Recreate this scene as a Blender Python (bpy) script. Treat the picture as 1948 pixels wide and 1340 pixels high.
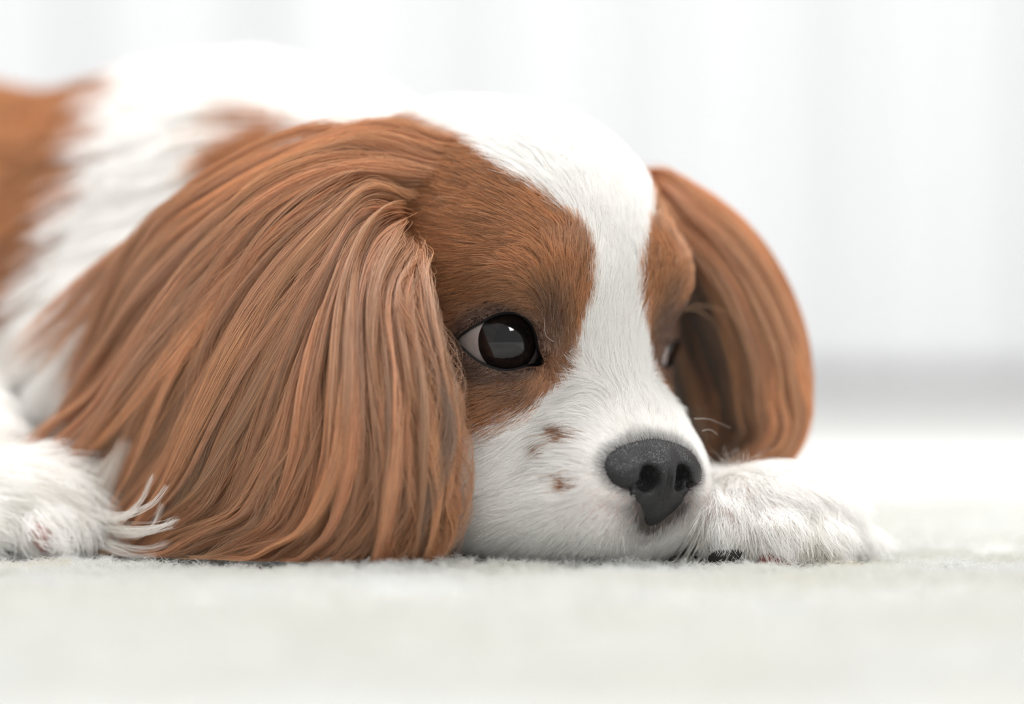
import bpy, math, os, time
import numpy as np
from mathutils.kdtree import KDTree

T0 = time.time()
rng = np.random.default_rng(7)
CM = 0.01
W_PX, H_PX = 1948.0, 1340.0
CAM_D = 80.0            # cm from the lens to the plane Y = 0
CAM_H = 5.47            # lens height above the rug (cm)
F_PX = 5926.0           # focal length in pixels of the 1948-wide frame

for o in list(bpy.data.objects):
    bpy.data.objects.remove(o)
scene = bpy.context.scene
COL = scene.collection

# ------------------------------------------------------------------ camera
cam_d = bpy.data.cameras.new('camera')
cam = bpy.data.objects.new('camera', cam_d)
COL.objects.link(cam)
cam_d.sensor_width = 36.0
cam_d.lens = F_PX * 36.0 / W_PX
cam_d.clip_start = 0.01
cam_d.clip_end = 100
cam.location = (0, -CAM_D * CM, CAM_H * CM)
cam.rotation_euler = (math.pi / 2, 0, 0)
cam_d.dof.use_dof = True
cam_d.dof.focus_distance = (CAM_D - 0.5) * CM
cam_d.dof.aperture_fstop = 3.2
scene.camera = cam

# ------------------------------------------------------------------ world, lights, exposure
world = bpy.data.worlds.new('room_light')
scene.world = world
world.use_nodes = True
world.node_tree.nodes['Background'].inputs[0].default_value = (0.96, 0.98, 1.0, 1)
world.node_tree.nodes['Background'].inputs[1].default_value = 0.46


def area(name, loc, target, size, power, color=(1, 1, 1), size_y=None):
    d = bpy.data.lights.new(name, 'AREA')
    d.energy = power
    d.color = color
    d.size = size
    if size_y:
        d.shape = 'RECTANGLE'
        d.size_y = size_y
    o = bpy.data.objects.new(name, d)
    COL.objects.link(o)
    o.location = loc
    v = np.array(target, float) - np.array(loc, float)
    from mathutils import Vector
    o.rotation_euler = Vector(v).to_track_quat('-Z', 'Y').to_euler()
    return o


area('window_light', (1.05, -1.15, 1.5), (0, 0.05, 0.05), 0.5, 13, (1.0, 0.985, 0.96), 0.45)
area('skylight', (-0.10, 0.50, 1.9), (-0.03, 0.12, 0.05), 1.5, 54, (1.0, 1.0, 1.0), 1.2)
area('wall_fill', (0.2, 1.25, 0.75), (0.1, 2.3, 0.0), 2.2, 1.6, (1.0, 1.0, 1.0), 0.5)  # added fill lamp with no fixture, brightens the foot of the back wall

scene.view_settings.view_transform = 'Standard'
scene.view_settings.look = 'None'
scene.view_settings.gamma = 1.0
scene.view_settings.use_curve_mapping = False
scene.view_settings.exposure = 0.33
scene.cycles.max_bounces = 12
scene.cycles.diffuse_bounces = 6
scene.cycles.adaptive_threshold = 0.2
scene.cycles_curves.subdivisions = 1
scene.cycles.sample_clamp_indirect = 8.0


# ------------------------------------------------------------------ small maths
def at(x, y, Y=0.0):
    """pixel of the 1948x1340 frame at depth Y (cm behind the plane of the eye) -> point in cm"""
    x, y, Y = np.broadcast_arrays(np.asarray(x, float), np.asarray(y, float), np.asarray(Y, float))
    s = (CAM_D + Y) / F_PX
    return np.stack([(x - W_PX / 2) * s, Y, CAM_H + (H_PX / 2 - y) * s], -1)


def to_px(P):
    s = (CAM_D + P[..., 1]) / F_PX
    return P[..., 0] / s + W_PX / 2, H_PX / 2 - (P[..., 2] - CAM_H) / s


TH = math.radians(38)
CT, ST = math.cos(TH), math.sin(TH)
H0 = np.array([1.93, 1.568, 5.67])
AX_U = np.array([CT, ST, 0.0])
AX_V = np.array([ST, -CT, 0.0])
AX_W = np.array([0.0, 0.0, 1.0])
HM = np.stack([AX_U, AX_V, AX_W])           # rows


def head2world(q):
    return np.asarray(q, float) @ HM + H0


def world2head(P):
    return (P - H0) @ HM.T


def smin(a, b, k):
    h = np.clip(0.5 + 0.5 * (b - a) / k, 0, 1)
    return b * (1 - h) + a * h - k * h * (1 - h)


def smax(a, b, k):
    return -smin(-a, -b, k)


def ell(P, c, r):
    q = (P - np.asarray(c)) / np.asarray(r)
    k0 = np.sqrt((q * q).sum(-1)) + 1e-9
    q2 = q / np.asarray(r)
    k1 = np.sqrt((q2 * q2).sum(-1)) + 1e-9
    return k0 * (k0 - 1.0) / k1


def cap(P, a, b, ra, rb):
    a = np.asarray(a, float)
    b = np.asarray(b, float)
    ba = b - a
    h = np.clip(((P - a) @ ba) / (ba @ ba), 0, 1)
    d = P - a - h[..., None] * ba
    return np.sqrt((d * d).sum(-1)) - (ra + (rb - ra) * h)


def hash3(ix, iy, iz, seed):
    n = (ix.astype(np.int64) * 73856093) ^ (iy.astype(np.int64) * 19349663) ^ (iz.astype(np.int64) * 83492791) ^ (seed * 2654435761)
    n = (n ^ (n >> 13)) * 1274126177
    n = n ^ (n >> 16)
    return (n & 0xffff) / 65535.0


def vnoise(P, freq, seed=0):
    q = P * freq
    i = np.floor(q)
    f = q - i
    f = f * f * (3 - 2 * f)
    i = i.astype(np.int64)
    out = 0
    for dx in (0, 1):
        for dy in (0, 1):
            for dz in (0, 1):
                w = (f[..., 0] if dx else 1 - f[..., 0]) * (f[..., 1] if dy else 1 - f[..., 1]) * (f[..., 2] if dz else 1 - f[..., 2])
                out = out + w * hash3(i[..., 0] + dx, i[..., 1] + dy, i[..., 2] + dz, seed)
    return out * 2 - 1


def unit(v):
    return v / (np.sqrt((v * v).sum(-1, keepdims=True)) + 1e-12)


# ------------------------------------------------------------------ meshing of a distance field (surface nets)
def surface_nets(fn, lo, hi, step, proj=3):
    lo = np.array(lo, float)
    hi = np.array(hi, float)
    n = np.ceil((hi - lo) / step).astype(int) + 1
    xs = [lo[k] + step * np.arange(n[k]) for k in range(3)]
    # coarse pass first, then only the cells near the surface
    k = 4
    cs = [x[::k] for x in xs]
    g = np.stack(np.meshgrid(*cs, indexing='ij'), -1)
    cv = fn(g.reshape(-1, 3)).reshape(g.shape[:3])
    vol = np.repeat(np.repeat(np.repeat(cv, k, 0), k, 1), k, 2)[:n[0], :n[1], :n[2]].astype(np.float32)
    nearm = np.argwhere(np.abs(vol) < step * k * 1.9)
    vol[tuple(nearm.T)] = fn(lo + nearm * step)
    ins = vol < 0
    c = np.zeros(n - 1, np.int8)
    for a in (0, 1):
        for b in (0, 1):
            for d in (0, 1):
                c += ins[a:n[0] - 1 + a, b:n[1] - 1 + b, d:n[2] - 1 + d]
    act = (c > 0) & (c < 8)
    idx = np.argwhere(act)
    vid = -np.ones(n - 1, np.int64)
    vid[act] = np.arange(len(idx))
    acc = np.zeros((len(idx), 3))
    cnt = np.zeros(len(idx))
    corners = [(a, b, d) for a in (0, 1) for b in (0, 1) for d in (0, 1)]
    for p in corners:
        for ax in range(3):
            if p[ax] == 0:
                q = list(p)
                q[ax] = 1
                va = vol[idx[:, 0] + p[0], idx[:, 1] + p[1], idx[:, 2] + p[2]]
                vb = vol[idx[:, 0] + q[0], idx[:, 1] + q[1], idx[:, 2] + q[2]]
                m = (va < 0) != (vb < 0)
                t = np.where(m, va / np.where(m, va - vb, 1), 0)
                pt = np.tile(np.array(p, float), (len(idx), 1))
                pt[:, ax] += t
                acc[m] += pt[m]
                cnt[m] += 1
    V = lo + (idx + acc / cnt[:, None]) * step
    faces = []
    for ax in range(3):
        b, d = [(1, 2), (2, 0), (0, 1)][ax]
        s0 = [slice(0, n[0]), slice(0, n[1]), slice(0, n[2])]
        s1 = list(s0)
        s0[ax] = slice(0, n[ax] - 1)
        s1[ax] = slice(1, n[ax])
        A = ins[tuple(s0)]
        B = ins[tuple(s1)]
        e = np.argwhere(A != B)
        ok = (e[:, b] > 0) & (e[:, d] > 0) & (e[:, b] < n[b] - 1) & (e[:, d] < n[d] - 1)
        e = e[ok]
        flip = ~A[e[:, 0], e[:, 1], e[:, 2]]
        quad = []
        for ob, od in ((0, 0), (-1, 0), (-1, -1), (0, -1)):
            q = e.copy()
            q[:, b] += ob
            q[:, d] += od
            quad.append(vid[q[:, 0], q[:, 1], q[:, 2]])
        quad = np.stack(quad, 1)
        quad[flip] = quad[flip][:, ::-1]
        faces.append(quad)
    F = np.concatenate(faces)
    for _ in range(proj):
        d = fn(V)
        g = grad(fn, V, step * 0.3)
        V = V - g * np.clip(d, -step * .5, step * .5)[:, None]
    return V, F


def grad(fn, P, e=0.03):
    g = np.empty_like(P)
    for k in range(3):
        dv = np.zeros(3)
        dv[k] = e
        g[:, k] = fn(P + dv) - fn(P - dv)
    return unit(g)


# ------------------------------------------------------------------ materials
def new_mat(name):
    m = bpy.data.materials.new(name)
    m.use_nodes = True
    nt = m.node_tree
    for n in list(nt.nodes):
        nt.nodes.remove(n)
    out = nt.nodes.new('ShaderNodeOutputMaterial')
    return m, nt, out


def principled(name, color=(.8, .8, .8), rough=0.5, spec=0.5, coat=0.0, attr=None, bump=None, noise_var=None):
    m, nt, out = new_mat(name)
    b = nt.nodes.new('ShaderNodeBsdfPrincipled')
    nt.links.new(b.outputs[0], out.inputs[0])
    b.inputs['Base Color'].default_value = (*color, 1)
    b.inputs['Roughness'].default_value = rough
    b.inputs['Specular IOR Level'].default_value = spec
    b.inputs['Coat Weight'].default_value = coat
    b.inputs['Coat Roughness'].default_value = 0.03
    if attr:
        a = nt.nodes.new('ShaderNodeAttribute')
        a.attribute_name = attr
        nt.links.new(a.outputs['Color'], b.inputs['Base Color'])
    if noise_var:
        scale, c2 = noise_var
        tc = nt.nodes.new('ShaderNodeTexCoord')
        nz = nt.nodes.new('ShaderNodeTexNoise')
        nz.inputs['Scale'].default_value = scale
        nz.inputs['Detail'].default_value = 4
        mx = nt.nodes.new('ShaderNodeMix')
        mx.data_type = 'RGBA'
        mx.inputs[6].default_value = (*color, 1)
        mx.inputs[7].default_value = (*c2, 1)
        nt.links.new(tc.outputs['Object'], nz.inputs['Vector'])
        nt.links.new(nz.outputs['Fac'], mx.inputs[0])
        nt.links.new(mx.outputs[2], b.inputs['Base Color'])
    if bump:
        scale, strength, dist = bump
        tc = nt.nodes.new('ShaderNodeTexCoord')
        nz = nt.nodes.new('ShaderNodeTexNoise')
        nz.inputs['Scale'].default_value = scale
        nz.inputs['Detail'].default_value = 5
        bp = nt.nodes.new('ShaderNodeBump')
        bp.inputs['Strength'].default_value = strength
        bp.inputs['Distance'].default_value = dist
        nt.links.new(tc.outputs['Object'], nz.inputs['Vector'])
        nt.links.new(nz.outputs['Fac'], bp.inputs['Height'])
        nt.links.new(bp.outputs[0], b.inputs['Normal'])
    return m


def fur_mat(name, gloss=0.10, trans=0.3, rough=0.35):
    m, nt, out = new_mat(name)
    a = nt.nodes.new('ShaderNodeAttribute')
    a.attribute_name = 'hair_color'
    df = nt.nodes.new('ShaderNodeBsdfDiffuse')
    tr = nt.nodes.new('ShaderNodeBsdfTranslucent')
    m1 = nt.nodes.new('ShaderNodeMixShader')
    m1.inputs[0].default_value = trans
    hr = nt.nodes.new('ShaderNodeBsdfHair')
    hr.component = 'Reflection'
    hr.inputs['Color'].default_value = (1, .91, .83, 1)
    hr.inputs['RoughnessU'].default_value = rough
    hr.inputs['RoughnessV'].default_value = 1.0
    m2 = nt.nodes.new('ShaderNodeMixShader')
    m2.inputs[0].default_value = gloss
    L = nt.links.new
    L(a.outputs['Color'], df.inputs[0])
    L(a.outputs['Color'], tr.inputs[0])
    L(df.outputs[0], m1.inputs[1])
    L(tr.outputs[0], m1.inputs[2])
    L(m1.outputs[0], m2.inputs[1])
    L(hr.outputs[0], m2.inputs[2])
    L(m2.outputs[0], out.inputs[0])
    return m


# ------------------------------------------------------------------ object builders (cm in, metres out)
def mesh_obj(name, V, F, mat, parent=None, smooth=True, color=None):
    me = bpy.data.meshes.new(name)
    me.from_pydata((np.asarray(V) * CM).tolist(), [], [list(map(int, f)) for f in F])
    me.update()
    if smooth:
        me.polygons.foreach_set('use_smooth', np.ones(len(me.polygons), bool))
    if color is not None:
        at_ = me.attributes.new('skin_color', 'FLOAT_COLOR', 'POINT')
        c = np.ones((len(V), 4), np.float32)
        c[:, :3] = color
        at_.data.foreach_set('color', c.ravel())
    o = bpy.data.objects.new(name, me)
    if mat:
        me.materials.append(mat)
    COL.objects.link(o)
    if parent:
        o.parent = parent
    return o


def hair_obj(name, P, R, C, mat, parent=None):
    """P (n,k,3) cm, R (n,k) cm, C (n,3)"""
    n, k, _ = P.shape
    hc = bpy.data.hair_curves.new(name)
    hc.add_curves([k] * n)
    hc.attributes['position'].data.foreach_set('vector', (P * CM).astype(np.float32).ravel())
    ra = hc.attributes.get('radius') or hc.attributes.new('radius', 'FLOAT', 'POINT')
    ra.data.foreach_set('value', (R * CM).astype(np.float32).ravel())
    ca = hc.attributes.new('hair_color', 'FLOAT_COLOR', 'CURVE')
    c = np.ones((n, 4), np.float32)
    c[:, :3] = np.clip(C, 0, 1)
    ca.data.foreach_set('color', c.ravel())
    hc.materials.append(mat)
    o = bpy.data.objects.new(name, hc)
    COL.objects.link(o)
    if parent:
        o.parent = parent
    return o


def tag(o, label=None, cat=None, group=None, kind=None):
    for k, v in (('label', label), ('category', cat), ('group', group), ('kind', kind)):
        if v:
            o[k] = v
    return o


def catmull(pts, n):
    """pts (m,d) -> n samples of a Catmull-Rom spline, even in control index"""
    pts = np.asarray(pts, float)
    m = len(pts)
    t = np.linspace(0, m - 1, n)
    i = np.clip(np.floor(t).astype(int), 0, m - 2)
    f = (t - i)[:, None]
    ext = np.concatenate([[2 * pts[0] - pts[1]], pts, [2 * pts[-1] - pts[-2]]])
    p0, p1, p2, p3 = ext[i], ext[i + 1], ext[i + 2], ext[i + 3]
    return 0.5 * (2 * p1 + (p2 - p0) * f + (2 * p0 - 5 * p1 + 4 * p2 - p3) * f ** 2 + (3 * p1 - p0 - 3 * p2 + p3) * f ** 3)


def in_poly(x, y, poly):
    ins = np.zeros(x.shape, bool)
    n = len(poly)
    for i in range(n):
        x1, y1 = poly[i]
        x2, y2 = poly[(i + 1) % n]
        if y1 == y2:
            continue
        c = (y1 > y) != (y2 > y)
        ins ^= c & (x < (x2 - x1) * (y - y1) / (y2 - y1) + x1)
    return ins
# ------------------------------------------------------------------ setting: rug-covered floor, wall, baseboard, curtain
def rug_height(X, Y):
    P = np.stack([X, Y, np.zeros_like(X)], -1)
    h = 0.10 * vnoise(P, 0.16, 3) + 0.10 * vnoise(P, 0.45, 4) + 0.10 * vnoise(P, 1.3, 5) + 0.07 * vnoise(P, 2.9, 6)
    near = np.exp(-((Y) / 60.0) ** 2)
    return h * (0.4 + 0.6 * near) - 0.10


def axis_steps(stops):
    out = []
    for a, b, st in stops:
        out.append(np.arange(a, b, st))
    return np.concatenate(out + [[stops[-1][1]]])


gx = axis_steps([(-320, -60, 10), (-60, -22, 1.5), (-22, 22, 0.22), (22, 60, 1.5), (60, 320, 10)])
gy = axis_steps([(-260, -40, 8), (-40, -14, 0.6), (-14, 20, 0.22), (20, 60, 1.5), (60, 236, 8)])
GX, GY = np.meshgrid(gx, gy, indexing='ij')
GZ = rug_height(GX, GY)
nx, ny = len(gx), len(gy)
ids = np.arange(nx * ny).reshape(nx, ny)
FF = np.stack([ids[:-1, :-1], ids[1:, :-1], ids[1:, 1:], ids[:-1, 1:]], -1).reshape(-1, 4)
rug_m = principled('wool_rug', (0.655, 0.655, 0.63), 0.95, 0.1, bump=(900, 0.8, 0.002), noise_var=(14, (0.71, 0.71, 0.69)))
floor = mesh_obj('floor', np.stack([GX, GY, GZ], -1).reshape(-1, 3), FF, rug_m)
tag(floor, 'off-white woollen carpet under the dog', 'floor', kind='structure')


def pile(n, x0, x1, y0, y1, length, rad, curl, k=6):
    X = rng.uniform(x0, x1, n)
    Y = rng.uniform(y0, y1, n)
    # gather into small tufts
    cell = 0.32
    tx = (np.floor(X / cell) + 0.5 + 0.35 * (hash3(np.floor(X / cell), np.floor(Y / cell), np.zeros(n), 11) - .5) * 2) * cell
    ty = (np.floor(Y / cell) + 0.5 + 0.35 * (hash3(np.floor(X / cell), np.floor(Y / cell), np.zeros(n), 12) - .5) * 2) * cell
    th = hash3(np.floor(X / cell), np.floor(Y / cell), np.zeros(n), 13)
    Z = rug_height(X, Y)
    a = rng.uniform(0, 2 * np.pi, n)
    lean = rng.uniform(0.1, 1.0, n)
    L = length * rng.uniform(0.5, 1.15, n) * (0.6 + 0.7 * th)
    P = np.empty((n, k, 3))
    ph = rng.uniform(0, 2 * np.pi, n)
    fr = rng.uniform(4, 9, n)
    for j in range(k):
        t = j / (k - 1)
        g = 0.55 * t
        P[:, j, 0] = X + (tx - X) * g + np.cos(a) * lean * L * t * t * 0.9 + curl * t * np.cos(ph + fr * t)
        P[:, j, 1] = Y + (ty - Y) * g + np.sin(a) * lean * L * t * t * 0.9 + curl * t * np.sin(ph + fr * t)
        P[:, j, 2] = Z - 0.05 + L * (t - 0.35 * lean * t * t)
    R = np.tile(np.linspace(1, .6, k), (n, 1)) * rad
    base = np.array([0.70, 0.70, 0.668])
    tint = vnoise(np.stack([X, Y, X * 0], -1), 0.35, 21)[:, None]
    C = base + tint * np.array([0.03, 0.035, 0.06]) + rng.normal(0, .03, (n, 1))
    fleck = hash3(np.floor(X / 1.6), np.floor(Y / 1.6), np.zeros(n), 31) > 0.975
    C[fleck] = C[fleck] * np.array([0.97, 0.93, 0.86])
    return P, R, C


rug_fibre = fur_mat('rug_fibre', 0.02, 0.35, 0.6)
p1 = pile(100000, -16, 16, -7, 5, 0.30, 0.0062, 0.10)
p2 = pile(45000, -22, 24, -34, -7, 0.42, 0.016, 0.08)
p3 = pile(36000, -30, 30, 5, 40, 0.42, 0.018, 0.08)
PP = [np.concatenate([a[i] for a in (p1, p2, p3)]) for i in range(3)]
pl = hair_obj('carpet_pile', *PP, rug_fibre)
tag(pl, 'short curly off-white wool pile of the carpet', 'carpet', kind='stuff')

wall_m = principled('wall_paint', (0.86, 0.86, 0.865), 0.9, 0.2, bump=(60, 0.1, 0.002))


def box_obj(name, lo, hi, mat, parent=None):
    lo, hi = np.array(lo, float), np.array(hi, float)
    V = np.array([[(lo, hi)[a][0], (lo, hi)[b][1], (lo, hi)[c][2]] for a in (0, 1) for b in (0, 1) for c in (0, 1)])
    F = [(0, 1, 3, 2), (4, 6, 7, 5), (0, 4, 5, 1), (2, 3, 7, 6), (0, 2, 6, 4), (1, 5, 7, 3)]
    return mesh_obj(name, V, F, mat, parent, smooth=False)


wb = box_obj('wall_back', (-320, 236, -2), (320, 244, 260), wall_m)
tag(wb, 'plain white wall behind the dog', 'wall', kind='structure')
bb = box_obj('baseboard_back', (-320, 233, -0.5), (320, 236, 9), principled('baseboard_paint', (0.86, 0.79, 0.83), 0.6, 0.3))
tag(bb, 'mauve grey baseboard along the back wall', 'baseboard', kind='structure')

# long curtain with broad soft folds
cx = np.linspace(-150, 150, 601)
cz = np.concatenate([[2.4, 2.5, 2.8, 4.5], np.linspace(8, 229, 20), [229.9, 230]])


def fold(x):
    return 1.9 * np.sin(x * 0.33 + 1.2 * np.sin(x * 0.05)) + 2.6 * np.sin(x * 0.115 + 0.6) + 1.2 * np.sin(x * 0.71 + 2.0)


CXg, CZg = np.meshgrid(cx, cz, indexing='ij')
CY = 227 + fold(CXg) * (0.85 + 0.15 * CZg / 230)
V = np.stack([CXg, CY, CZg], -1).reshape(-1, 3)
V2 = V + np.array([0, 0.25, 0])
n1, n2 = CXg.shape
ids = np.arange(n1 * n2).reshape(n1, n2)
q = np.stack([ids[:-1, :-1], ids[1:, :-1], ids[1:, 1:], ids[:-1, 1:]], -1).reshape(-1, 4)
rim = np.concatenate([ids[:, 0], ids[-1, 1:], ids[-2::-1, -1], ids[0, -2:0:-1]])
off = n1 * n2
rq = [(rim[i], rim[i - 1], rim[i - 1] + off, rim[i] + off) for i in range(len(rim))]
cur = mesh_obj('curtain', np.concatenate([V, V2]), list(map(tuple, q)) + list(map(tuple, q[:, ::-1] + off)) + rq,
               principled('curtain_cloth', (0.75, 0.75, 0.755), 0.9, 0.1))
tag(cur, 'blurred white curtain with soft vertical folds behind the dog', 'curtain')

# ------------------------------------------------------------------ the dog: distance field of the skin (cm)
EYE_R = 1.22
EYE_C = [np.array([-2.28, -0.92, 0.07]), np.array([2.28, -0.92, 0.07])]      # head coordinates
NOSE_C = np.array([-0.10, 2.42, -3.10])


EYE_A = np.array([-ST, CT, 0.0])                      # outward axis of the near eye, head coordinates
EYE_E1 = np.array([CT, ST, 0.0])
ALM_PX = [(871, 648), (890, 630), (915, 616), (938, 603), (962, 597), (988, 601), (1008, 618), (1018, 642), (1022, 668), (1030, 690),
          (1008, 694), (985, 700), (960, 703), (934, 697), (909, 685), (888, 668)]
_a = (np.array(ALM_PX, float) - (942, 650)) * (1, -1) * 0.01355
_t = catmull(np.concatenate([_a[-2:], _a, _a[:3]]), (len(_a) + 4) * 8 + 1)
ALMOND = _t[16:16 + len(_a) * 8]                       # closed outline of the lid opening (cm)

ALMOND_FAR = ALMOND * np.array([0.85, 0.42]) + np.array([0.05, -0.36])   # the far eye is half closed


def poly_sd(p, poly):
    a = poly
    b = np.roll(poly, -1, 0)
    best = np.full(len(p), 1e9)
    for i in range(len(a)):
        e = b[i] - a[i]
        w = p - a[i]
        h = np.clip((w @ e) / (e @ e + 1e-12), 0, 1)
        dd = w - h[:, None] * e
        best = np.minimum(best, (dd * dd).sum(-1))
    best = np.sqrt(best)
    ins = in_poly(p[:, 0], p[:, 1], poly)
    return np.where(ins, -best, best)


def sdf_head_q(q):
    m = q.copy()
    m[:, 0] = -np.abs(m[:, 0])                         # the head is symmetric
    d = ell(m, (0, -3.2, 1.80), (4.1, 4.75, 4.55))      # skull
    d = smin(d, ell(m, (0, -5.4, 2.7), (3.5, 3.6, 3.75)), 1.2)      # back of the skull
    d = smin(d, ell(m, (-1.5, 0.0, 1.75), (1.5, 1.4, 1.25)), 0.9)   # brow
    f = np.clip((q[:, 0] + 1) / 2, 0, 1)                # the far cheek is pressed in a little
    mc = m.copy()
    mc[:, 0] -= 0.65 * f
    d = smin(d, ell(mc, (-2.2, -1.5, -1.9), (1.9, 2.3, 2.2)), 1.3)  # cheek
    d = smin(d, cap(m, (0, 0.0, -0.7), (0, 1.9, -3.0), 1.3, 1.1), 1.1)   # bridge
    d = smin(d, ell(m, (-0.92, 1.3, -3.75), (1.6, 1.85, 1.55)), 0.6)      # flews
    d = smin(d, ell(m, (-0.75, 1.1, -2.75), (1.5, 1.55, 1.25)), 0.6)     # top of the muzzle
    d = smin(d, ell(m, (0, 1.35, -4.5), (1.2, 1.35, 1.0)), 0.4)        # lips below the nose
    d = smin(d, ell(m, (-1.5, -1.6, -4.3), (2.3, 3.6, 1.5)), 0.9)    # jaw
    d = smin(d, ell(m, (0, 0.7, -5.2), (1.35, 1.5, 0.6)), 0.15)   # chin
    nq = q - NOSE_C
    nq[:, 0] = np.abs(nq[:, 0])
    d = smax(d, -ell(nq, (0.55, 0.95, -0.30), (0.55, 1.0, 0.50)), 0.1)      # room for the nostrils
    eb = np.sqrt(((m - EYE_C[0]) ** 2).sum(-1))
    d = smin(d, eb - (1.36 - 0.10 * f), 0.55)            # lids
    d = smax(d, -(eb - 1.19), 0.06)                     # socket
    near = eb < 2.2
    r = m[near] - EYE_C[0]
    o2 = poly_sd(np.stack([r @ EYE_E1, r[:, 2]], -1), ALMOND[::4])
    o3 = poly_sd(np.stack([r @ EYE_E1, r[:, 2]], -1), ALMOND_FAR[::4])
    o2 = np.where(q[near, 0] > 0, o3, o2)
    front = r @ EYE_A
    d[near] = np.where(front > 0.15, np.maximum(d[near], -(o2 - 0.08)), d[near])   # opening between the lids
    return d


def sdf_head(P):
    return sdf_head_q(world2head(P))


def sdf_body(P):
    d = ell(P, (-8.6, 15.5, 5.4), (9.6, 8.0, 8.7))                # shoulders
    d = smin(d, ell(P, (-19, 20, 5.2), (12.5, 9.0, 8.8)), 3.0)     # ribcage
    d = smin(d, ell(P, (-33, 25, 5.0), (9.5, 8.5, 8.6)), 3.0)      # rump
    d = smin(d, cap(P, (-6.5, 13, 8.2), (-0.6, 6.0, 7.0), 4.9, 4.2), 1.8)   # neck
    d = smin(d, ell(P, (-6, 9.5, 4.0), (7.5, 5.5, 4.8)), 2.0)      # chest on the rug
    return d


def sdf_legs(P):
    # right foreleg, seen at the left edge of the picture
    d = cap(P, (-17.5, 12, 4.0), (-15.2, 6.0, 2.2), 2.9, 1.7)
    d = smin(d, ell(P, (-12.7, 4.0, 1.25), (2.3, 1.7, 1.45)), 0.8)
    for c in ((-13.8, 2.75, 0.75), (-12.4, 2.55, 0.75), (-11.2, 3.1, 0.75)):
        d = smin(d, ell(P, c, (0.85, 0.9, 0.75)), 0.35)
    # left foreleg: comes from behind the head, paw beside the muzzle
    e = cap(P, (2.0, 8.0, 0.9), (5.6, 3.6, 1.0), 1.3, 1.2)
    e = smin(e, ell(P, (6.6, 2.1, 1.10), (2.35, 1.7, 1.25)), 0.8)
    for c, r in (((5.55, 0.75, 0.85), (.75, .8, .85)), ((6.75, 0.55, 0.75), (.75, .8, .75)), ((7.9, 0.95, 0.65), (.75, .8, .65)), ((8.7, 1.9, 0.55), (.7, .8, .55))):
        e = smin(e, ell(P, c, r), 0.3)
    return np.minimum(d, e)


def sdf_dog(P):
    P = np.asarray(P, float)
    out = np.full(len(P), 5.0)
    q = world2head(P)
    dh = sdf_head_q(q)
    db = sdf_body(P)
    d = smin(dh, db, 1.0)
    d = smin(d, sdf_legs(P), 0.4)
    return smax(d, -(P[:, 2] + 0.12), 0.2)              # resting on the rug


V, F = surface_nets(sdf_dog, (-44, -4, -0.6), (11, 35, 16), 0.21)
print('dog verts', len(V), time.time() - T0)
NRM = grad(sdf_dog, V, 0.03)
# ------------------------------------------------------------------ coat pattern
NEAR_BROWN = [(560, 236), (700, 216), (830, 213), (890, 250), (950, 308), (1010, 356), (1070, 396), (1110, 448), (1127, 500), (1122, 570),
              (1106, 640), (1086, 690), (1050, 735), (1012, 775), (960, 800), (915, 828), (876, 850), (700, 900), (420, 900), (380, 500), (460, 300)]
BODY_BROWN = [(-900, -200), (340, 40), (335, 100), (300, 190), (250, 290), (190, 390), (130, 480), (60, 570), (-200, 720), (-900, 900)]
NAPE_BROWN = [(520, 232), (560, 222), (620, 235), (660, 262), (640, 320), (540, 330), (480, 330)]
WHITE = np.array([0.985, 0.98, 0.965])
BROWN = np.array([0.53, 0.25, 0.115])
GOLD = np.array([0.55, 0.28, 0.110])
DARK = np.array([0.13, 0.065, 0.045])


def head_px(P):
    q = world2head(P)
    # the far side's patch reaches a little closer to the midline above the eye
    far = (q[:, 0] > 0) * (0.62 * np.exp(-((q[:, 2] - 1.35) / 1.0) ** 2) + 0.2 * np.exp(-(q[:, 2] / 0.9) ** 2))
    q[:, 0] = -np.abs(q[:, 0]) - far
    return to_px(head2world(q)) + (q,)


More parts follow.
